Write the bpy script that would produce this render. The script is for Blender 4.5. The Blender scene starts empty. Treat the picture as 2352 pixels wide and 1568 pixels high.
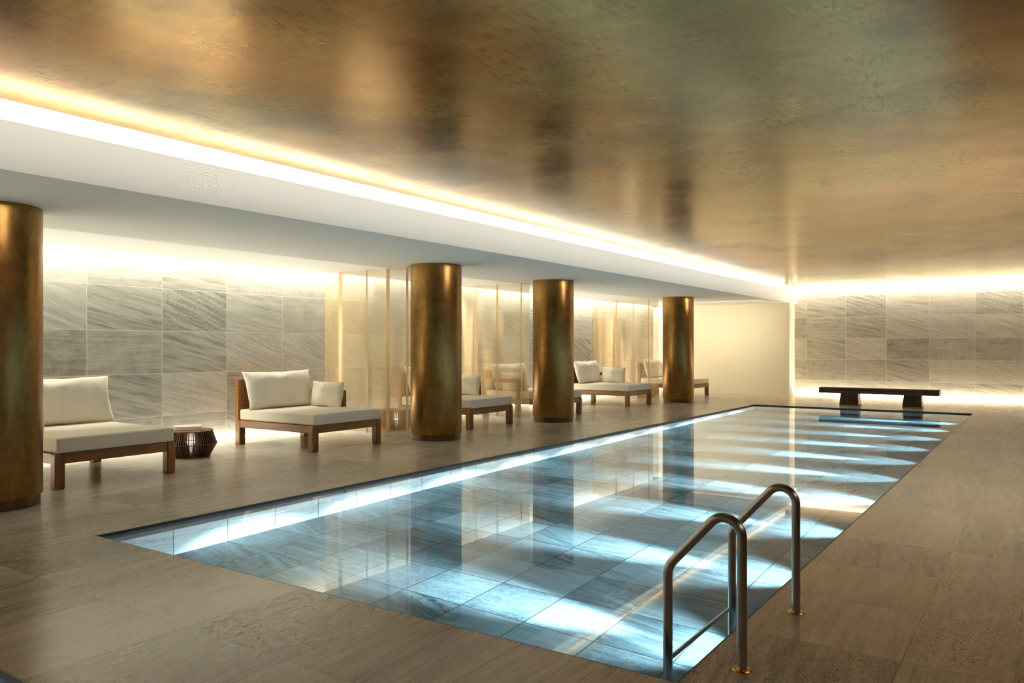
import bpy, bmesh, math, random
from mathutils import Vector, Matrix, noise
random.seed(7)
R = math.radians
S = bpy.context.scene
COL = S.collection

# ------------------------------------------------------------------ camera
cam_d = bpy.data.cameras.new('camera'); cam = bpy.data.objects.new('camera', cam_d); COL.objects.link(cam)
cam.location = (0, 0, 1.6); cam.rotation_euler = (math.pi/2, 0, 0.595)
cam_d.sensor_width = 36; cam_d.lens = 36*1814.2/2352; cam_d.shift_y = 11/2352
cam_d.clip_start = 0.05; cam_d.clip_end = 200
S.camera = cam
# ------------------------------------------------------------------ view, world
S.view_settings.view_transform = 'Standard'; S.view_settings.look = 'None'
S.view_settings.gamma = 1; S.view_settings.use_curve_mapping = False
S.view_settings.exposure = 0.30
w = bpy.data.worlds.new('world'); S.world = w; w.use_nodes = True
w.node_tree.nodes['Background'].inputs[0].default_value = (1, .9, .75, 1)
w.node_tree.nodes['Background'].inputs[1].default_value = 0.0
try:
    S.cycles.max_bounces = 9; S.cycles.diffuse_bounces = 5; S.cycles.glossy_bounces = 5
    S.cycles.transmission_bounces = 8; S.cycles.transparent_max_bounces = 8
    S.cycles.caustics_reflective = True; S.cycles.caustics_refractive = True
    S.cycles.sample_clamp_indirect = 6; S.cycles.blur_glossy = 0.5
    S.cycles.use_denoising = True
except Exception: pass

# ------------------------------------------------------------------ dimensions (metres)
XW = -11.64                      # stone wall behind the loungers
XB = -6.84                       # face of the dropped beam
X0, X1, Y0, Y1 = -6.668, -1.45, 3.553, 21.744   # pool
ZW, ZP = -0.028, -1.18           # water level, pool floor
YB = 26.87                       # stone wall at the far end
YC = 26.2                        # cream wall closing the lounge
XR, YN = 1.7, -4.0
ZS, ZB, ZC = 3.0, 3.395, 3.57    # soffit, beam top, gold ceiling
SX0, SX1, SY0, SY1 = -6.4, -2.4, -1.2, 1.815    # small pool beside the camera

# ------------------------------------------------------------------ lights
WARM = (1.0, .94, .76); WARM2 = (1.0, .88, .66)
def area(name, loc, sx, sy, power, col, direction, spread=180):
    l = bpy.data.lights.new(name, 'AREA'); l.shape = 'RECTANGLE'; l.size = sx; l.size_y = sy
    l.energy = power; l.color = col; l.spread = R(spread)
    o = bpy.data.objects.new(name, l); COL.objects.link(o); o.location = loc
    d = Vector(direction).normalized()
    if abs(d.z) > .999: m = Matrix(((1,0,0),(0,-d.z,0),(0,0,-d.z)))if d.z < 0 else Matrix(((1,0,0),(0,-1,0),(0,0,-1)))
    else: m = None
    return o, d
def strip_y(name, x, z, ya, yb, width, power, col, direction, spread=180):
    """linear lamp running along Y that faces `direction` (in the XZ plane)"""
    o, d = area(name, (x, (ya+yb)/2, z), width, yb-ya, power, col, direction, spread)
    Zv = -d; Yv = Vector((0, 1, 0)); Xv = Yv.cross(Zv)
    o.rotation_euler = Matrix((Xv, Yv, Zv)).transposed().to_euler(); return o
def strip_x(name, y, z, xa, xb, width, power, col, direction, spread=180):
    o, d = area(name, ((xa+xb)/2, y, z), xb-xa, width, power, col, direction, spread)
    Zv = -d; Xv = Vector((1, 0, 0)); Yv = Zv.cross(Xv)
    o.rotation_euler = Matrix((Xv, Yv, Zv)).transposed().to_euler(); return o
# cove above the beam, lighting the gold ceiling
strip_y('beam_cove_lamp', -7.005, 3.395, YN, YB-.75, .03, 40, WARM, (1, 0, 1))
# slot over the stone wall of the lounge, and slot in the floor at its foot
strip_y('lounge_top_lamp', XW+.17, 3.24, YN, YC-.05, .08, 370, WARM, (-.05, 0, -1))
strip_y('lounge_foot_lamp', XW+.035, -.008, YN, YC-.05, .05, 370, WARM, (.4, 0, 1))
# far wall: top slot and foot slot
strip_x('far_top_lamp', YB-.17, 3.80, XB+.05, XR, .08, 150, WARM, (0, .1, -1))
strip_x('far_foot_lamp', YB-.035, -.03, XB+.05, XR, .05, 150, WARM2, (0, 0, 1))
strip_y('right_beam_fill', XR-.03, 3.3, YN, YB-.3, .3, 50, (1, .93, .80), (-1, 0, .012), 11)  # unseen fill light added to brighten the beam face
strip_y('right_wall_fill', XR-.03, 2.3, YN, YB-.3, 1.0, 85, (1, .64, .45), (-1, 0, -.5), 110)  # broad warm fill, added out of view to lift the right-hand deck
# fill light added under the soffit to brighten the cream wall
strip_x('end_wall_fill', YC-2.2, ZS-.02, XW+1.0, XB-.4, .12, 42, WARM2, (0, .8, -.6), 130)
# warm glow along the right-hand wall, behind the right edge of the frame
strip_y('right_foot_lamp', XR-.04, -.02, YN, YB-.3, .05, 60, (1, .55, .25), (0, 0, 1))
# pool lamps low in the right-hand pool wall, shining across the floor
LAMPS = [5.15 + 1.67*k for k in range(10)]
for yy in LAMPS:
    for en, sz, sl, hh in ((2000, 18, -.015, .13), (4600, 24, -.135, .33), (560, 80, -.12, .17)):      # lower, upper and wide spot per lamp, added to shape its beam
        l = bpy.data.lights.new('pool_lamp', 'SPOT'); l.energy = en*.95; l.color = (.84, .95, 1.0)
        l.spot_size = R(sz); l.spot_blend = 1.0; l.shadow_soft_size = .04
        o = bpy.data.objects.new('pool_lamp', l); COL.objects.link(o)
        o.location = (X1-.05, yy, ZP+hh)
        o.rotation_euler = Vector((-1, 0, sl)).to_track_quat('-Z', 'Y').to_euler()
l = bpy.data.lights.new('small_pool_lamp', 'AREA'); l.energy = 60; l.size = .4; l.color = (.8, .95, 1)
o = bpy.data.objects.new('small_pool_lamp', l); COL.objects.link(o); o.location = (-4.4, -.9, -.5)
o.rotation_euler = Vector((0, 1, -.1)).to_track_quat('-Z', 'Y').to_euler()

# ------------------------------------------------------------------ node helper
class NT:
    def __init__(s, name):
        s.m = bpy.data.materials.new(name); s.m.use_nodes = True; s.t = s.m.node_tree
        s.b = s.t.nodes['Principled BSDF']; s.out = s.t.nodes['Material Output']
    def n(s, kind, **kw):
        nd = s.t.nodes.new(kind)
        for k, v in kw.items(): setattr(nd, k, v)
        return nd
    def put(s, sock, v):
        if isinstance(v, bpy.types.NodeSocket): s.t.links.new(v, sock)
        elif isinstance(v, (tuple, list)) and sock.type == 'RGBA' and len(v) == 3: sock.default_value = (*v, 1)
        else: sock.default_value = v
    def math(s, op, a, b=0.0, c=0.0, clamp=False):
        nd = s.n('ShaderNodeMath', operation=op, use_clamp=clamp)
        s.put(nd.inputs[0], a); s.put(nd.inputs[1], b); s.put(nd.inputs[2], c); return nd.outputs[0]
    def sep(s, v):
        nd = s.n('ShaderNodeSeparateXYZ'); s.put(nd.inputs[0], v); return nd.outputs
    def comb(s, x, y, z=0.0):
        nd = s.n('ShaderNodeCombineXYZ'); s.put(nd.inputs[0], x); s.put(nd.inputs[1], y); s.put(nd.inputs[2], z); return nd.outputs[0]
    def noise(s, vec, scale=5, detail=3, rough=.5, dist=0.0):
        nd = s.n('ShaderNodeTexNoise'); s.put(nd.inputs['Vector'], vec); nd.inputs['Scale'].default_value = scale
        nd.inputs['Detail'].default_value = detail; nd.inputs['Roughness'].default_value = rough
        nd.inputs['Distortion'].default_value = dist; return nd.outputs['Fac']
    def white(s, vec):
        nd = s.n('ShaderNodeTexWhiteNoise', noise_dimensions='3D'); s.put(nd.inputs['Vector'], vec)
        return s.sep(nd.outputs['Color'])
    def map(s, v, a, b, c=0.0, d=1.0):
        nd = s.n('ShaderNodeMapRange'); s.put(nd.inputs[0], v)
        for i, q in enumerate((a, b, c, d)): s.put(nd.inputs[i+1], q)
        return nd.outputs[0]
    def mix(s, f, a, b, mode='MIX'):
        nd = s.n('ShaderNodeMix', data_type='RGBA', blend_type=mode); s.put(nd.inputs[0], f)
        s.put(nd.inputs[6], a); s.put(nd.inputs[7], b); return nd.outputs[2]
    def mixf(s, f, a, b):
        nd = s.n('ShaderNodeMix', data_type='FLOAT'); s.put(nd.inputs[0], f)
        s.put(nd.inputs[2], a); s.put(nd.inputs[3], b); return nd.outputs[0]
    def ramp(s, f, stops):
        nd = s.n('ShaderNodeValToRGB'); s.put(nd.inputs[0], f); e = nd.color_ramp.elements
        while len(e) < len(stops): e.new(.5)
        for q, (p, c) in zip(e, stops): q.position = p; q.color = (*c, 1)
        return nd.outputs[0]
    def bump(s, h, strength=.3, dist=.01):
        nd = s.n('ShaderNodeBump'); s.put(nd.inputs['Height'], h); nd.inputs['Strength'].default_value = strength
        nd.inputs['Distance'].default_value = dist; s.t.links.new(nd.outputs[0], s.b.inputs['Normal']); return nd
    def pos(s): return s.n('ShaderNodeNewGeometry').outputs['Position']
    def obj(s): return s.n('ShaderNodeTexCoord').outputs['Object']
    def setp(s, **kw):
        names = dict(color='Base Color', rough='Roughness', metal='Metallic', ior='IOR', spec='Specular IOR Level',
                     trans='Transmission Weight', sheen='Sheen Weight', aniso='Anisotropic', coat='Coat Weight')
        for k, v in kw.items(): s.put(s.b.inputs[names[k]], v)
        return s.m

def stone(name, axes, size, off, light, mid, dark, grout, gw=.004, rough=.4, var=.22, wobble=.10, dip=.28,  streak=1.0, spec=.5, pits=.6, vscale=1.0, fine=.5, bumpd=.002, contrast=1.0, gscale=150, gamt=.6, pitk=.0, pitlo=.62, blotc=.45,  flip=False):
    """travertine tiles laid in a grid; every tile gets its own veining"""
    N = NT(name); P = N.sep(N.pos()); u = P['XYZ'.index(axes[0])]; v = P['XYZ'.index(axes[1])]
    U = N.math('DIVIDE', N.math('SUBTRACT', u, off[0]), size[0]); V = N.math('DIVIDE', N.math('SUBTRACT', v, off[1]), size[1])
    iu = N.math('FLOOR', U); iv = N.math('FLOOR', V); fu = N.math('FRACT', U); fv = N.math('FRACT', V)
    rnd = N.white(N.comb(iu, iv, 3.7)); r1, r2, r3 = rnd[0], rnd[1], rnd[2]
    uo = N.math('ADD', u, N.math('MULTIPLY', r1, 31.0)); vo = N.math('ADD', v, N.math('MULTIPLY', r2, 27.0))
    wob = N.noise(N.comb(uo, vo, 1.0), 1.6*vscale, 3, .55)
    wob2 = N.math('MULTIPLY', N.math('SUBTRACT', wob, .5), wobble)
    tilt = N.math('MULTIPLY', N.map(r3, .45, .75), dip*1.3)      # the dip of the bedding in this tile
    vt = N.math('ADD', N.math('ADD', vo, wob2), N.math('MULTIPLY', uo, tilt))
    band = N.noise(N.comb(N.math('MULTIPLY', uo, .55), N.math('MULTIPLY', vt, 7.0), r3), 2.0*vscale, 6, .62)
    fineb = N.noise(N.comb(N.math('MULTIPLY', uo, 2.2), N.math('MULTIPLY', vt, 26.0), r3), 2.0*vscale, 5, .65)
    cloud = N.noise(N.comb(uo, vo, 9.0), 2.4*vscale, 5, .6)
    blot = N.noise(N.comb(uo, N.math('MULTIPLY', vo, 1.6), 4.0), 17.0, 4, .7)
    grain = N.noise(N.comb(N.math('MULTIPLY', u, .6), v, 2.0), gscale, 3, .75)
    a = N.mixf(N.map(r3, .35, .6), N.mixf(.5, band, cloud), band)
    val = N.math('ADD', N.math('MULTIPLY', N.math('SUBTRACT', a, .5), 1.5*contrast), N.math('MULTIPLY', N.math('SUBTRACT', fineb, .5), .75*fine*streak))
    val = N.math('ADD', val, N.math('MULTIPLY', N.math('SUBTRACT', r2, .5), var*1.6))
    val = N.math('ADD', val, N.math('MULTIPLY', N.math('SUBTRACT', grain, .5), gamt))
    val = N.math('ADD', val, N.math('MULTIPLY', N.math('MULTIPLY', N.map(r1, .5, .6), N.map(blot, .42, .62, -.5, .5)), blotc*contrast))
    val = N.math('ADD', val, .5)
    col = N.ramp(val, [(.05, dark), (.42, mid), (.85, light)])
    pm = N.noise(N.comb(N.math('MULTIPLY', u, 38.0), N.math('MULTIPLY', vt, 90.0), 5.0), 1.0, 2, .5)
    pmask = N.math('MULTIPLY', N.map(pm, pitlo, pitlo+.06), N.map(fineb, .46, .58))
    pmask = N.math('MULTIPLY', pmask, N.math('MULTIPLY', N.map(r1, .35, .75), pits))
    if pitk:          # open pores scattered over the whole slab, denser along the bedding
        pr = N.noise(N.comb(N.math('MULTIPLY', u, 85.0), N.math('MULTIPLY', v, 150.0), 8.0), 1.0, 1, .5)
        pmask = N.math('MAXIMUM', pmask, N.math('MULTIPLY', N.map(N.math('ADD', pr, N.math('MULTIPLY', N.math('SUBTRACT', fineb, .5), .35)), .66, .72), .75*pitk))
    vein = N.math('MULTIPLY', N.map(N.math('ABSOLUTE', N.math('SUBTRACT', band, .5)), 0.0, .018, 1.0, 0.0), N.map(cloud, .5, .68))
    col = N.mix(N.math('MULTIPLY', vein, .4*pits), col, tuple(c*.35 for c in dark))
    col = N.mix(pmask, col, tuple(c*.25 for c in dark))
    eu = N.math('MULTIPLY', N.math('MINIMUM', fu, N.math('SUBTRACT', 1.0, fu)), size[0])
    ev = N.math('MULTIPLY', N.math('MINIMUM', fv, N.math('SUBTRACT', 1.0, fv)), size[1])
    g = N.map(N.math('MINIMUM', eu, ev), gw*.5, gw*.5+.0025, 1.0, 0.0)
    col = N.mix(g, col, grout)
    N.setp(color=col, rough=N.math('ADD', N.math('ADD', rough, N.math('MULTIPLY', pmask, .7)), N.math('MULTIPLY', N.math('SUBTRACT', a, .5), .12)), spec=N.math('MULTIPLY', spec, N.math('SUBTRACT', 1.0, pmask)))
    h = N.math('SUBTRACT', N.math('ADD', N.math('MULTIPLY', fineb, .5), N.math('MULTIPLY', grain, .35)), N.math('ADD', N.math('MULTIPLY', g, .5), 0.0))
    N.bump(h, .35, bumpd)
    return N.m

def gold(name, base, hot, dark, rough, kind):
    N = NT(name); p = N.pos() if kind == 'ceiling' else N.obj(); P = N.sep(p)
    if kind == 'ceiling':
        st = N.noise(N.comb(N.math('MULTIPLY', P[0], .9), N.math('MULTIPLY', P[1], .9), 0.0), 1.1, 6, .62, .3)
        br = N.noise(N.comb(N.math('MULTIPLY', P[0], 2.5), N.math('MULTIPLY', P[1], 22.0), 0.0), 1.0, 5, .7)
        sc = N.noise(N.comb(N.math('MULTIPLY', N.math('ADD', P[0], P[1]), 1.1), N.math('MULTIPLY', N.math('SUBTRACT', P[0], P[1]), 30.0), 0.0), 1.0, 3, .6)
        gr = N.noise(p, 38, 4, .7)
    else:
        st = N.noise(p, 1.8, 6, .65, .4)
        br = N.noise(N.comb(N.math('MULTIPLY', P[0], 16.0), N.math('MULTIPLY', P[1], 16.0), N.math('MULTIPLY', P[2], 9.0)), 1.0, 5, .7)
        sc = N.noise(N.comb(N.math('MULTIPLY', N.math('ADD', P[0], P[2]), 2.0), N.math('MULTIPLY', N.math('SUBTRACT', P[1], P[2]), 24.0), 0.0), 1.0, 3, .6)
        gr = N.noise(p, 55, 4, .7)
    f = N.math('ADD', N.math('MULTIPLY', st, .55), N.math('MULTIPLY', br, .45))
    col = N.ramp(f, [(.30, dark), (.52, base), (.72, hot)])
    if kind == 'ceiling':
        fl = N.noise(N.comb(N.math('MULTIPLY', P[0], 26.0), N.math('MULTIPLY', P[1], 7.0), 2.0), 1.0, 5, .7)
        fm = N.noise(N.comb(N.math('MULTIPLY', P[0], 1.6), N.math('MULTIPLY', P[1], .8), 7.0), 1.0, 3, .6)
        col = N.mix(N.math('MULTIPLY', N.map(fl, .52, .60), N.map(fm, .42, .62, 0.0, .75)), col, (.13, .07, .025))
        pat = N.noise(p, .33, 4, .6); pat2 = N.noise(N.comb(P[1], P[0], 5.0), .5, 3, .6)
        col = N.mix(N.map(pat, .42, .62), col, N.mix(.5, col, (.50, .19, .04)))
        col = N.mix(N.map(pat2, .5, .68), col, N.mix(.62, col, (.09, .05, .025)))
    line = N.map(N.math('ABSOLUTE', N.math('SUBTRACT', sc, .52)), 0.0, .006, 1.0, 0.0)
    line = N.math('MULTIPLY', line, N.map(st, .5, .6))
    col = N.mix(N.math('MULTIPLY', line, .25), col, hot)
    N.setp(color=col, metal=.93 if kind == 'ceiling' else 1.0, rough=N.math('MAXIMUM', .19, N.math('ADD', rough, N.math('MULTIPLY', N.math('SUBTRACT', N.math('ADD', st, gr), 1.0), .16 if kind == 'ceiling' else .14))))
    N.bump(N.math('ADD', N.math('ADD', N.math('MULTIPLY', gr, .6), N.math('MULTIPLY', br, .2)), N.math('MULTIPLY', line, .4)), .22 if kind == 'ceiling' else .4, .0015 if kind == 'ceiling' else .003)
    return N.m

def wood(name, axis, c1, c2, c3, rough=.38, lam=.034):
    """glued teak laminations running along the axis"""
    N = NT(name); P = N.sep(N.obj()); a = 'XYZ'.index(axis); o = [P[i] for i in range(3) if i != a]; L = P[a]
    s = N.math('DIVIDE', N.math('ADD', o[0], N.math('MULTIPLY', o[1], 1.0)), lam); i = N.math('FLOOR', s)
    r = N.white(N.comb(i, N.math('FLOOR', N.math('MULTIPLY', L, .9)), 1.0))[0]
    g = N.noise(N.comb(N.math('MULTIPLY', o[0], 70.0), N.math('MULTIPLY', o[1], 70.0), N.math('ADD', N.math('MULTIPLY', L, 3.5), N.math('MULTIPLY', r, 9.0))), 1.0, 5, .65, .6)
    f = N.math('ADD', N.math('MULTIPLY', g, .65), N.math('MULTIPLY', r, .35))
    col = N.ramp(f, [(.25, c3), (.5, c2), (.75, c1)])
    e = N.math('FRACT', s); seam = N.map(N.math('MINIMUM', e, N.math('SUBTRACT', 1.0, e)), .0, .03, 1.0, 0.0)
    col = N.mix(N.math('MULTIPLY', seam, .4), col, c3)
    N.setp(color=col, rough=rough); N.bump(g, .15, .001); return N.m

def plain(name, col, rough=.5, metal=0.0, nscale=0, namt=.0, bump=0.0, **kw):
    N = NT(name)
    if nscale:
        n = N.noise(N.obj(), nscale, 4, .6)
        c = N.mix(N.map(n, .3, .7), tuple(x*(1-namt) for x in col), tuple(min(1, x*(1+namt)) for x in col))
        if bump: N.bump(n, bump, .002)
    else: c = col
    N.setp(color=c, rough=rough, metal=metal, **kw); return N.m

M = {}
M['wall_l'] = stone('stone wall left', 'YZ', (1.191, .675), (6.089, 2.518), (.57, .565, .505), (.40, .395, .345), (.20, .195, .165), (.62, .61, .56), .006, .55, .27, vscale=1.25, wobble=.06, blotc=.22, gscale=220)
M['wall_f'] = stone('stone wall far', 'XZ', (1.191, .675), (-6.51, 3.207), (.74, .70, .59), (.54, .51, .43), (.28, .26, .215), (.80, .77, .68), .008, .55, .27, vscale=1.25, wobble=.06, blotc=.22, gscale=220)
M['deck'] = stone('deck stone', 'YX', (.868, .865), (2.69, -.61), (.68, .605, .525), (.47, .41, .345), (.22, .187, .155), (.12, .10, .085), .002, .23, .20, .05, .10, spec=.6, pits=1.0, pitlo=.56, pitk=1.0, blotc=.25, gscale=110, gamt=1.2, contrast=.8, fine=1.0, bumpd=.0008)
M['coping'] = plain('shade-painted coping edge', (.035, .03, .035), .5, nscale=30, namt=.4)  # near-black colour paints in the shade of the unlit riser
M['pool_floor'] = stone('pool floor stone', 'XY', (.583, .583), (-6.69, 4.865), (.29, .40, .44), (.14, .215, .25), (.035, .06, .075), (.03, .045, .05), .008, .5, .22, pits=.3, blotc=.25, gamt=.9)
M['pool_wall_l'] = stone('pool side stone', 'YZ', (.583, .6), (4.865, -1.18+.0), (.60, .64, .64), (.42, .47, .48), (.22, .26, .27), (.05, .07, .08), .006, .5, .12, pits=.3)
M['pool_wall_e'] = stone('pool end stone', 'XZ', (.583, .6), (-6.69, -1.18), (.60, .64, .64), (.42, .47, .48), (.22, .26, .27), (.05, .07, .08), .006, .5, .12, pits=.3)
M['plaster'] = plain('white plaster', (.90, .90, .87), .7)
M['cream'] = plain('cream plaster', (.84, .77, .60), .75)
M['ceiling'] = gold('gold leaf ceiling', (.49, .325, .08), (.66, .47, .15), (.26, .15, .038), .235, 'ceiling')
M['column'] = gold('gold leaf column', (.31, .175, .055), (.44, .27, .09), (.18, .095, .03), .33, 'column')
M['base'] = plain('bronze base', (.12, .08, .04), .45, .8, nscale=20, namt=.3)
W1, W2, W3 = (.36, .165, .045), (.24, .10, .025), (.12, .045, .011)
M['wx'] = wood('teak along x', 'X', W1, W2, W3); M['wy'] = wood('teak along y', 'Y', W1, W2, W3); M['wz'] = wood('teak along z', 'Z', W1, W2, W3)
M['table'] = wood('table wood', 'Z', (.20, .075, .028), (.12, .042, .016), (.05, .018, .007), .35, .05)
M['tabletop'] = wood('table top wood', 'X', (.34, .15, .055), (.24, .10, .035), (.15, .06, .02), .3, .09)
M['bench'] = wood('bench wood', 'X', (.13, .065, .030), (.065, .030, .014), (.022, .010, .005), .45, .08)
M['bench_leg'] = wood('bench leg wood', 'Z', (.11, .055, .026), (.055, .025, .012), (.018, .008, .004), .45, .08)
M['fabric'] = plain('cream fabric', (.76, .70, .585), .9, nscale=260, namt=.06, bump=.15, sheen=.15)
M['pillow'] = plain('pillow fabric', (.75, .695, .58), .9, nscale=240, namt=.05, bump=.12, sheen=.2)
M['towel'] = plain('white towelling', (.86, .86, .82), .95, nscale=300, namt=.05, bump=.5, sheen=.4)
M['steel'] = plain('brushed steel', (.42, .40, .38), .26, 1.0, nscale=90, namt=.06)
M['brass'] = plain('polished brass', (.75, .42, .11), .2, 1.0)
M['mesh'] = plain('brass link mesh', (.80, .61, .34), .36, .9)
N = NT('water'); N.setp(color=(.55, .86, .95), rough=0.0, trans=1.0, ior=1.333)
nz = N.noise(N.pos(), .9, 2, .5); N.bump(nz, .02, .01); M['water'] = N.m

# ------------------------------------------------------------------ mesh helpers
def link(name, bm, mat, parent=None, smooth=False, loc=(0, 0, 0)):
    me = bpy.data.meshes.new(name); bm.normal_update(); bm.to_mesh(me); bm.free()
    if mat is not None: me.materials.append(M[mat] if isinstance(mat, str) else mat)
    if smooth:
        for p in me.polygons: p.use_smooth = True
    o = bpy.data.objects.new(name, me); COL.objects.link(o); o.location = loc
    if parent: o.parent = parent
    return o
def tag(o, label, cat, group=None, kind=None):
    o['label'] = label; o['category'] = cat
    if group: o['group'] = group
    if kind: o['kind'] = kind
    return o
def empty(name, loc, rz=0):
    o = bpy.data.objects.new(name, None); COL.objects.link(o); o.location = loc; o.rotation_euler = (0, 0, rz)
    o.empty_display_size = .2; return o
def copy_tree(o, parent=None):
    c = o.copy(); COL.objects.link(c)
    if parent: c.parent = parent
    for ch in [q for q in bpy.data.objects if q.parent == o]: copy_tree(ch, c)
    return c
def box(bm, a, b, bev=0.0, seg=2):
    t = bmesh.new(); bmesh.ops.create_cube(t, size=1)
    for v in t.verts: v.co = Vector([(a[i]+b[i])/2 + v.co[i]*(b[i]-a[i]) for i in range(3)])
    if bev: bmesh.ops.bevel(t, geom=t.edges[:], offset=bev, segments=seg, profile=.6, affect='EDGES')
    me = bpy.data.meshes.new('t'); t.to_mesh(me); t.free(); bm.from_mesh(me); bpy.data.meshes.remove(me)
    return bm
def mkbox(name, a, b, mat, parent=None, bev=0.0, seg=2): return link(name, box(bmesh.new(), a, b, bev, seg), mat, parent, smooth=False)
def lathe(bm, prof, n=64, c=(0, 0)):
    rings = []
    for r, z in prof:
        if r < 1e-6: rings.append([bm.verts.new((c[0], c[1], z))]*n); continue
        rings.append([bm.verts.new((c[0]+r*math.cos(2*math.pi*i/n), c[1]+r*math.sin(2*math.pi*i/n), z)) for i in range(n)])
    for A, B in zip(rings, rings[1:]):
        for i in range(n):
            f = [A[i], A[(i+1) % n], B[(i+1) % n], B[i]]; q = []
            for v in f:
                if v not in q: q.append(v)
            if len(q) > 2: bm.faces.new(q)
    return bm
def tube(bm, pts, r, n=20, cap=True):
    pts = [Vector(p) for p in pts]; rings = []; prev = None
    for i, p in enumerate(pts):
        t = (pts[min(i+1, len(pts)-1)]-pts[max(i-1, 0)]).normalized()
        if prev is None: a = t.orthogonal().normalized()
        else: a = (prev - t*prev.dot(t)).normalized()
        prev = a; b = t.cross(a)
        rings.append([bm.verts.new(p + r*(math.cos(2*math.pi*k/n)*a + math.sin(2*math.pi*k/n)*b)) for k in range(n)])
    for A, B in zip(rings, rings[1:]):
        for k in range(n): bm.faces.new((A[k], A[(k+1) % n], B[(k+1) % n], B[k]))
    if cap: bm.faces.new(rings[0][::-1]); bm.faces.new(rings[-1])
    return bm
def smooth_by_angle(o, ang=40):
    me = o.data
    for p in me.polygons: p.use_smooth = True
    try:
        bm = bmesh.new(); bm.from_mesh(me)
        for e in bm.edges:
            if len(e.link_faces) == 2 and e.calc_face_angle(0) > R(ang): e.smooth = False
        bm.to_mesh(me); bm.free()
    except Exception: pass
    return o
def struct(name, boxes, mat):
    bm = bmesh.new()
    for a, b in boxes: box(bm, a, b)
    o = link(name, bm, mat); o['kind'] = 'structure'; return o

# ------------------------------------------------------------------ room shell
T = .30   # thickness of the deck slab
def slab(bm, xa, xb, ya, yb, z0=-T, z1=0.0): box(bm, (xa, ya, z0), (xb, yb, z1))
bm = bmesh.new()
SL = XW + .07         # floor stops short of the wall: slot for the foot light
slab(bm, SL, X0, YN, YC+.0); slab(bm, X0, XR, Y1, YB-.07); slab(bm, X1, XR, SY0, Y1)
slab(bm, X0, X1, SY1, Y0); slab(bm, X0, SX0, SY0, SY1); slab(bm, SX1, X1, SY0, SY1); slab(bm, X0, XR, YN, SY0)
slab(bm, XB-.06, X0, YC, YB-.07)
floor = link('floor', bm, 'deck'); floor['kind'] = 'structure'
# riser of the coping all round both pools, its shade painted dark
c = .012
struct('trim_1', [((X0, Y0, -T), (X0+c, Y1, -.002)), ((X1-c, Y0, -T), (X1, Y1, -.002)), ((X0+c, Y1-c, -T), (X1-c, Y1, -.002)), ((X0+c, Y0, -T), (X1-c, Y0+c, -.002))], 'coping')
struct('trim_2', [((SX0, SY1-c, -T), (SX1, SY1, -.002)), ((SX0, SY0, -T), (SX1, SY0+c, -.002)), ((SX0, SY0+c, -T), (SX0+c, SY1-c, -.002)), ((SX1-c, SY0+c, -T), (SX1, SY1-c, -.002))], 'coping')
g = .2
struct('pool_wall_left', [((X0-g, Y0-g, ZP), (X0+.0, Y1+g, -T)), ], 'pool_wall_l')
struct('pool_wall_right', [((X1, Y0-g, ZP), (X1+g, Y1+g, -T))], 'pool_wall_l')
struct('pool_wall_far', [((X0, Y1, ZP), (X1, Y1+g, -T))], 'pool_wall_e')
struct('pool_wall_near', [((X0, Y0-g, ZP), (X1, Y0, -T))], 'pool_wall_e')
struct('pool_floor', [((X0-g, Y0-g, ZP-.1), (X1+g, Y1+g, ZP))], 'pool_floor')
struct('small_pool_basin', [((SX0-.1, SY0-.1, -.8), (SX0, SY1+.1, -T)), ((SX1, SY0-.1, -.8), (SX1+.1, SY1+.1, -T)), ((SX0, SY1, -.8), (SX1, SY1+.1, -T)),
        ((SX0, SY0-.1, -.8), (SX1, SY0, -T)), ((SX0-.1, SY0-.1, -.9), (SX1+.1, SY1+.1, -.8))], 'pool_floor')
def water(name, xa, xb, ya, yb, z, label):
    bm = bmesh.new(); v = [bm.verts.new(p) for p in ((xa, ya, z), (xb, ya, z), (xb, yb, z), (xa, yb, z))]; bm.faces.new(v)
    o = link(name, bm, 'water'); tag(o, label, 'water', kind='stuff'); return o
water('pool_water', X0+c, X1-c, Y0+c, Y1-c, ZW, 'still clear blue water filling the long lit swimming pool')
water('small_pool_water', SX0+c, SX1-c, SY0+c, SY1-c, ZW, 'water of the second pool cut off by the lower left corner')
# walls
struct('wall_left', [((XW-.15, YN, -.3), (XW, YC, 3.35))], 'wall_l')
struct('wall_far', [((XB-.35, YB, -.3), (XR, YB+.15, 4.0))], 'wall_f')
struct('wall_end', [((XW-.15, YC, -.3), (XB-.06, YC+.15, ZS)), ((XB-.21, YC+.15, -.3), (XB-.06, YB+.15, 3.4)), ], 'cream')
struct('wall_right', [((XR, YN, -.3), (XR+.15, YB+.15, 4.0))], 'bench')
struct('wall_near', [((XW-.15, YN-.15, -.3), (XR+.15, YN, 4.0))], 'wall_f')
# soffit over the lounge: slab, light slot at the wall, beam with a lip for the cove
SLOT = XW + .30
struct('ceiling_soffit', [((SLOT, YN, ZS), (XB, YB, ZS+.12)), ((SLOT, YN, ZS+.12), (SLOT+.05, YC, 3.35)), ((XB-.03, YN, ZS+.12), (XB, YB, ZB)),
        ((XW-.15, YN, 3.35), (SLOT+.05, YC+.15, 3.40)), ((XB-.21, YN, ZS+.12), (XB-.19, YB, ZC)), ((XB-.19, YN, ZS+.12), (XB-.03, YB, ZS+.30-.02))], 'plaster')
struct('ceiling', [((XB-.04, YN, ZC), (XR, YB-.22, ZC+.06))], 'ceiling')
struct('ceiling_cove', [((XB-.3, YB-.27, ZC+.06), (XR, YB-.22, 3.9)), ((XB-.3, YB-.27, 3.9), (XR, YB+.1, 3.95)), ((XB-.3, YN, ZC+.06), (XR, YB-.27, ZC+.09)), ((XB-.21, YN, ZC), (XB-.04, YB-.22, ZC+.06))], 'plaster')

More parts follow.
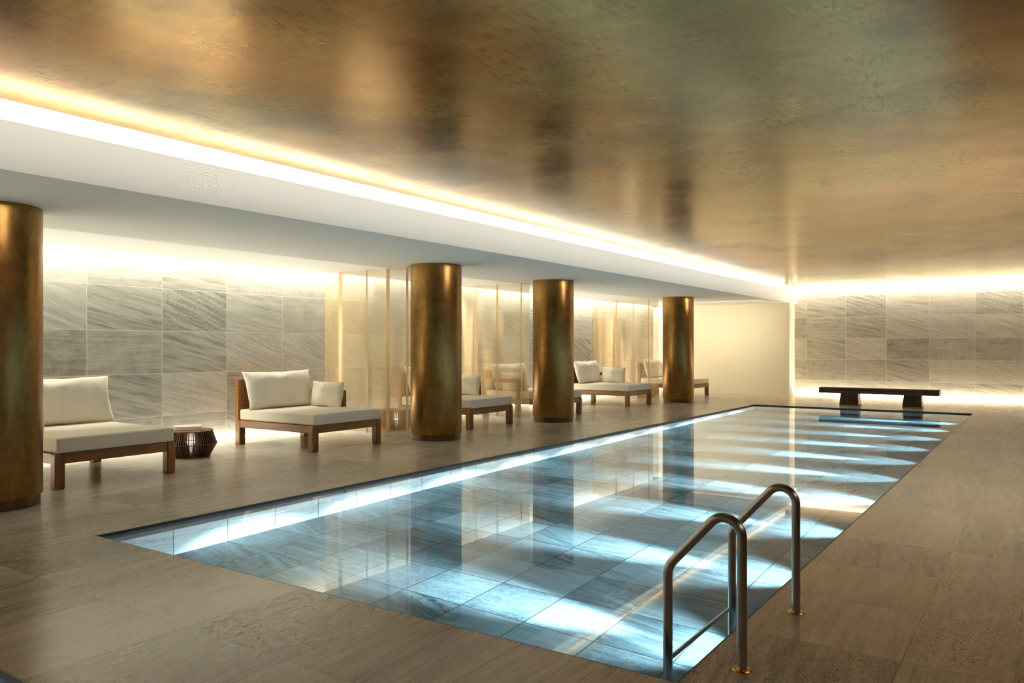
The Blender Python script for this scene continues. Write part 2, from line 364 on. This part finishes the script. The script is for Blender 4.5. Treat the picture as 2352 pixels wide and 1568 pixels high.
# ------------------------------------------------------------------ columns
def make_column(y, label):
    t = empty('column', (-8.76, y, 0))
    bm = lathe(bmesh.new(), [(.0, .105), (.436, .105), (.44, .112), (.44, ZS-.004), (.0, ZS-.004)], 128)
    s = link('shaft', bm, 'column', t); smooth_by_angle(s, 35)
    bm = lathe(bmesh.new(), [(.0, 0.0), (.418, 0.0), (.418, .1045), (0, .1045)], 96); b = link('plinth', bm, 'base', t); smooth_by_angle(b, 35)
    tag(t, label, 'column', 'gold columns along the lounge'); return t
colm = make_column(3.64, 'thick gold leaf column cut off by the left edge of the photo')
for y, lb in ((10.6, 'gold leaf column standing just right of the nearest fully visible daybed'),
              (14.52, 'gold leaf column standing in the middle, third along the pool from the left'),
              (21.46, 'most distant gold leaf column, standing before the cream wall')):
    cc = copy_tree(colm); cc.location = (-8.76, y, 0); cc['label'] = lb; cc.rotation_euler.z = y*1.7

# ------------------------------------------------------------------ daybeds
def pillow(wd, ht, th, seed, nx=36, nz=26):
    """a stuffed cushion standing upright: width along X, height along Z, thickness along Y"""
    bm = bmesh.new(); rs = random.Random(seed); ox = rs.uniform(0, 50)
    grid = {}
    for s in (1, -1):
        for i in range(nx+1):
            for j in range(nz+1):
                a = -1+2*i/nx; b = -1+2*j/nz
                pin = 1-.055*(1-abs(b)**2.2)*abs(a)**3; pinb = 1-.06*(1-abs(a)**2.2)*abs(b)**3
                x = a*wd/2*pin; z = b*ht/2*pinb
                prof = max(0, (1-abs(a)**3.2))**.55*max(0, (1-abs(b)**3.2))**.55
                y = s*th/2*prof
                if prof > 0:
                    q = Vector((x*3.2+ox, z*3.2, s*3)); y += s*.11*noise.noise(q)*prof + s*.014*noise.noise(q*2.7)*prof
                    sag = -.05*math.exp(-((a*1.1+.15*s)**2)*2.2-((b-.15)**2)*5)*prof; y += s*sag*.7
                if s == -1 and (i in (0, nx) or j in (0, nz)): grid[(s, i, j)] = grid[(1, i, j)]
                else:
                    z += .012*noise.noise(Vector((x*4+ox, 7, 0)))*(abs(b)**2)
                    grid[(s, i, j)] = bm.verts.new((x, y, z))
    for s in (1, -1):
        for i in range(nx):
            for j in range(nz):
                f = [grid[(s, i, j)], grid[(s, i+1, j)], grid[(s, i+1, j+1)], grid[(s, i, j+1)]]
                if s == 1: f.reverse()
                try: bm.faces.new(f)
                except ValueError: pass
    return bm
LX, LY, LEG = 1.86, 1.47, .115
def make_daybed(arm_far=True):
    """origin at the wall-side near corner on the floor; back rest on the x=0 side, arm at the far (y=LY) or near side"""
    t = empty('daybed', (0, 0, 0))
    leg_h = .40
    for ix, x in enumerate((0, LX-LEG)):
        for y in (0, LY-LEG):
            if ix == 0: bm = box(bmesh.new(), (x, y, 0), (x+LEG, y+LEG, .398), .012)
            else: bm = box(bmesh.new(), (x, y, 0), (x+LEG, y+LEG, leg_h), .022, 3)
            link('leg', bm, 'wz', t)
    r = .022; z0, z1 = .282, .398
    mkbox('rail', (LEG, .008, z0), (LX-LEG, .008+.05, z1), 'wx', t, .004)
    mkbox('rail', (LEG, LY-.058, z0), (LX-LEG, LY-.008, z1), 'wx', t, .004)
    mkbox('rail', (LX-.058, LEG, z0), (LX-.008, LY-LEG, z1), 'wy', t, .004)
    mkbox('rail', (.008, LEG, z0), (.058, LY-LEG, z1), 'wy', t, .004)
    bm = bmesh.new()
    for k in range(9):
        y = .16 + k*(LY-.32-.09)/8; box(bm, (.058, y, .345), (LX-.058, y+.09, .365))
    link('slats', bm, 'wx', t)
    # back rest: posts, top rail, lower rail and upright board
    for y in (0, LY-.10): mkbox('back_post', (.0, y, .4), (.085, y+.10, 1.06), 'wz', t, .006)
    bm = bmesh.new(); box(bm, (.01, .10, .96), (.075, LY-.10, 1.056), .004); box(bm, (.02, .10, .40), (.065, LY-.10, .97), .003)
    link('backrest', bm, 'wy', t)
    ya, yb = (LY-.085, LY) if arm_far else (0, .085)
    bm = bmesh.new(); box(bm, (.085, ya, .765), (1.04, yb, .848), .005)
    link('arm_rail', bm, 'wx', t)
    mkbox('arm_post', (.955, ya, .40), (1.04, yb, .766), 'wz', t, .005)
    # seat cushion
    bm = box(bmesh.new(), (.09, .02, .402), (LX+.005, LY-.02, .575), .034, 5)
    s = link('seat_cushion', bm, 'fabric', t); smooth_by_angle(s, 60)
    return t
def big_pillow(arm_far):
    o = link('back_pillow', pillow(1.44, .655, .25, 3), 'pillow', smooth=True); return o
def small_pillow():
    o = link('arm_pillow', pillow(.74, .45, .20, 11, 26, 20), 'pillow', smooth=True); return o
protoF, protoN = make_daybed(True), make_daybed(False)
bigP, smallP = big_pillow(True), small_pillow()
beds = [
 # y near, arm far?, label, where
 (4.42, False, 'teak daybed with cream seat cushion, partly behind the leftmost gold column', 'on the leftmost daybed beside the cut-off column'),
 (8.15, True, 'teak daybed seen whole, standing between the towel table and the second gold column', 'on the daybed seen whole in front of the stone wall'),
 (12.05, True, 'teak daybed whose left half is hidden behind the second gold column', 'on the daybed just right of the second gold column'),
 (14.98, False, 'teak daybed seen through the mesh curtain left of the third gold column', 'behind the mesh curtain left of the third gold column'),
 (18.95, True, 'teak daybed standing between the third and the most distant gold columns', 'on the daybed right of the third gold column'),
 (23.48, True, 'most distant teak daybed, its middle hidden by the last gold column', 'on the most distant daybed behind the last curtain'),
]
XL = -10.98
used = {True: False, False: False}; ub = us = False
for y, far, lab, where in beds:
    p = protoF if far else protoN
    t = p if not used[far] else copy_tree(p); used[far] = True
    t.location = (XL, y, 0); tag(t, lab, 'daybed', 'teak daybeds along the stone wall')
    b = bigP if not ub else bigP.copy()
    if ub: COL.objects.link(b)
    ub = True
    yc = y + (.72 if far else .81)
    b.rotation_euler = (R(-18), 0, R(90 + (1.5 if far else -1.5))); b.location = (XL+.262, yc-.01, .578+.30)
    tag(b, 'large cream back pillow ' + where, 'pillow', 'large back pillows on the daybeds')
    s = smallP if not us else smallP.copy()
    if us: COL.objects.link(s)
    us = True
    if far: s.location = (XL+.78, y+LY-.085-.115, .578+.20); s.rotation_euler = (R(-10), 0, R(2))
    else: s.location = (XL+.78, y+.085+.105, .578+.20); s.rotation_euler = (R(10), 0, R(-2))
    tag(s, 'small cream side pillow ' + where, 'pillow', 'small side pillows on the daybeds')

# ------------------------------------------------------------------ slatted drum tables
def make_table():
    t = empty('side_table', (0, 0, 0)); n = 64
    prof = [(.262, .012), (.36, .190), (.295, .375)]
    bm = bmesh.new(); th = .0135
    for k in range(n):
        a = 2*math.pi*k/n; ca, sa = math.cos(a), math.sin(a)
        for (r0, z0), (r1, z1) in zip(prof, prof[1:]):
            vs = []
            for r, z in ((r0, z0), (r1, z1)):
                for dr in (0, -.065):
                    for s in (-th/2, th/2): vs.append(bm.verts.new(((r+dr)*ca - s*sa, (r+dr)*sa + s*ca, z)))
            for f in ((0, 1, 5, 4), (3, 2, 6, 7), (2, 0, 4, 6), (1, 3, 7, 5), (0, 2, 3, 1), (4, 5, 7, 6)): bm.faces.new([vs[i] for i in f])
    link('slatted_side', bm, 'table', t)
    bm = lathe(bmesh.new(), [(.335, .184), (.362, .184), (.362, .196), (.335, .196), (.335, .184)], 64); link('middle_hoop', bm, 'table', t)
    bm = lathe(bmesh.new(), [(0, 0), (.266, 0), (.268, .018), (.22, .022), (.22, .03), (0, .03)], 64); link('bottom_board', bm, 'table', t)
    bm = lathe(bmesh.new(), [(0, .370), (.298, .370), (.302, .374), (.300, .386), (.292, .390), (0, .390)], 64); smooth_by_angle(link('tabletop', bm, 'tabletop', t), 30)
    return t
tab = make_table()
for i, (x, y, lab) in enumerate(((-10.31, 6.9, 'dark slatted drum side table carrying a folded white towel'),
        (-10.45, 11.42, 'dark slatted drum side table seen through the mesh beside the second gold column'),
        (-10.35, 22.75, 'slatted drum side table almost hidden behind the last daybed but one'))):
    t = tab if i == 0 else copy_tree(tab)
    t.location = (x, y, 0); tag(t, lab, 'side table', 'slatted drum side tables')
# folded towel
bm = bmesh.new()
def slabroll(z0, z1, inset, wy=.125):
    a = (-.19+inset, -wy+inset*.5, z0); b = (.19-inset, wy, z1); box(bm, a, b, (z1-z0)*.46, 5)
slabroll(.0, .022, 0.0); slabroll(.020, .060, .004)
for v in bm.verts:
    v.co.z = max(0, v.co.z + .004*noise.noise(v.co*9)*(v.co.z > .03)); v.co.x += .004*noise.noise(v.co*7+Vector((3, 3, 3)))
tw = link('folded_towel', bm, 'towel', smooth=True, loc=(-10.33, 6.87, .3905)); tw.rotation_euler.z = R(56)
tag(tw, 'folded white towel lying on the slatted drum side table', 'towel')

# ------------------------------------------------------------------ metal mesh curtains
def curtain(x0, x1, yc, folds, label, amp=.085, pitch=.0215, row=.0150, z0=.03, z1=2.985, flare=0.0):
    # path: shallow panels joined by steep folds turned end-on to the pool side
    pts = []; n = 900
    def yy2(x):
        hs = dict(zip(folds, (.05, .085, .045, .065)))
        fs = [folds[0]-.6]+folds+[folds[-1]+.6]
        for a, b in zip(fs, fs[1:]):
            if a <= x < b:
                L = b-a; h = hs.get(a, .055); h2 = hs.get(b, .055); d = x-a; e = b-x
                if d < h: return amp*(-math.sin(math.pi/2*d/h))
                if e < h2: return amp*(math.sin(math.pi/2*e/h2))
                q = (d-h)/(L-h-h2); return amp*-math.cos(math.pi*q)
        return 0
    path = []
    for i in range(n+1):
        x = x0+(x1-x0)*i/n; path.append((x, yc + yy2(x) - flare*max(0, (x0+.35-x)/.35)**2))
    # resample by arc length
    L = [0]
    for a, b in zip(path, path[1:]): L.append(L[-1]+math.hypot(b[0]-a[0], b[1]-a[1]))
    m = int(L[-1]/(pitch/2)); P = []; j = 0
    for k in range(m+1):
        d = L[-1]*k/m
        while j < n-1 and L[j+1] < d: j += 1
        f = (d-L[j])/max(1e-9, L[j+1]-L[j]); P.append((path[j][0]+f*(path[j+1][0]-path[j][0]), path[j][1]+f*(path[j+1][1]-path[j][1])))
    rows = int((z1-z0)/row); verts = []; faces = []
    hw, ht = .0052, .0024     # strand half height / half depth
    # normals
    Nn = []
    for k in range(m+1):
        a, b = P[max(0, k-1)], P[min(m, k+1)]; dx, dy = b[0]-a[0], b[1]-a[1]; l = math.hypot(dx, dy); Nn.append((-dy/l, dx/l))
    for r in range(rows):
        zc = z0+row*(r+.5); base = len(verts)
        for k in range(m+1):
            up = (row/2-.0016)*(1 if (k % 2) else -1)*(1 if r % 2 else -1)
            x, y = P[k]; nx, ny = Nn[k]; z = zc+up
            verts += [(x-nx*ht, y-ny*ht, z-hw*.4), (x+nx*ht, y+ny*ht, z-hw*.4), (x, y, z+hw)]
        for k in range(m):
            a = base+3*k; b = a+3
            faces += [(a, b, b+1, a+1), (a+1, b+1, b+2, a+2), (a+2, b+2, b, a)]
    me = bpy.data.meshes.new('mesh_curtain'); me.from_pydata(verts, [], faces); me.materials.append(M['mesh'])
    o = bpy.data.objects.new('mesh_curtain', me); COL.objects.link(o)
    tag(o, label, 'curtain', 'brass mesh curtains between the bays'); return o
curtain(-11.36, -9.17, 10.48, [-10.98, -10.30, -9.78, -9.32], 'golden metal mesh curtain hanging left of the second gold column')
curtain(-11.50, -9.33, 14.50, [-11.27, -10.80, -10.21, -9.57], 'golden metal mesh curtain hanging between the second and third gold columns')
curtain(-11.50, -9.47, 21.70, [-11.36, -10.85, -10.28, -9.78], 'golden metal mesh curtain hanging left of the most distant gold column', flare=.35)

# ------------------------------------------------------------------ bench
bt = empty('bench', (-3.79, 23.33, 0)); tag(bt, 'low dark wooden bench on two block legs by the far stone wall', 'bench')
mkbox('seat', (-1.49, -.21, .305), (1.49, .21, .455), 'bench', bt, .008)
for xa, xb in ((-.955, -.455), (.62, 1.09)):
    bm = bmesh.new(); vs = []
    for z, k in ((0, 0), (.304, .03)):
        for x, y in ((xa+k, -.19+k), (xb-k, -.19+k), (xb-k, .19-k), (xa+k, .19-k)): vs.append(bm.verts.new((x, y, z)))
    for f in ((3, 2, 1, 0), (4, 5, 6, 7), (0, 1, 5, 4), (1, 2, 6, 5), (2, 3, 7, 6), (3, 0, 4, 7)): bm.faces.new([vs[i] for i in f])
    link('leg', bm, 'bench_leg', bt)

# ------------------------------------------------------------------ pool ladder: two hoops joined by a bar
lad = empty('pool_ladder', (0, 0, 0))
tag(lad, 'pair of curved steel grab rails joined by a bar at the right pool edge', 'pool ladder')
def arc(c, r, a0, a1, n, y): return [(c[0]+r*math.cos(R(a0+(a1-a0)*k/n)), y, c[1]+r*math.sin(R(a0+(a1-a0)*k/n))) for k in range(n+1)]
def hoop(y, xd=-1.247, xp=-1.637):
    top = .742; r = .09
    pts = [(xd, y, 0.0), (xd, y, .3)]
    c = (xd-r, top-r)
    pts += arc(c, r, 0, 138, 18, y)                      # over the top
    a = R(138); px, pz = c[0]+r*math.cos(a), c[1]+r*math.sin(a)
    # lower bend
    r2 = .12; cx2 = xp+r2
    ex, dz = cx2 + r2*math.cos(a), None
    slope = math.tan(R(48)); ez = pz-(px-ex)*slope
    cz2 = ez - r2*math.sin(a)
    pts += [(px+(ex-px)*k/4, y, pz+(ez-pz)*k/4) for k in range(1, 4)]
    pts += arc((cx2, cz2), r2, 138, 180, 8, y)
    pts += [(xp, y, .1), (xp, y, -.5), (xp, y, -.95)]
    return pts
for y in (3.87, 4.885):
    h = link('handrail', tube(bmesh.new(), hoop(y), .0245, 24), 'steel', lad); smooth_by_angle(h, 50)
    fl = link('flange', lathe(bmesh.new(), [(.0, .0), (.046, .0), (.048, .004), (.044, .009), (.030, .010), (.0, .010)], 40, (-1.247, y)), 'brass', lad); smooth_by_angle(fl, 40)
    fl['label'] = 'polished brass floor flange'
b = link('crossbar', tube(bmesh.new(), [(-1.637, 3.87, -.047), (-1.637, 4.885, -.047)], .0165, 18), 'steel', lad); smooth_by_angle(b, 50)
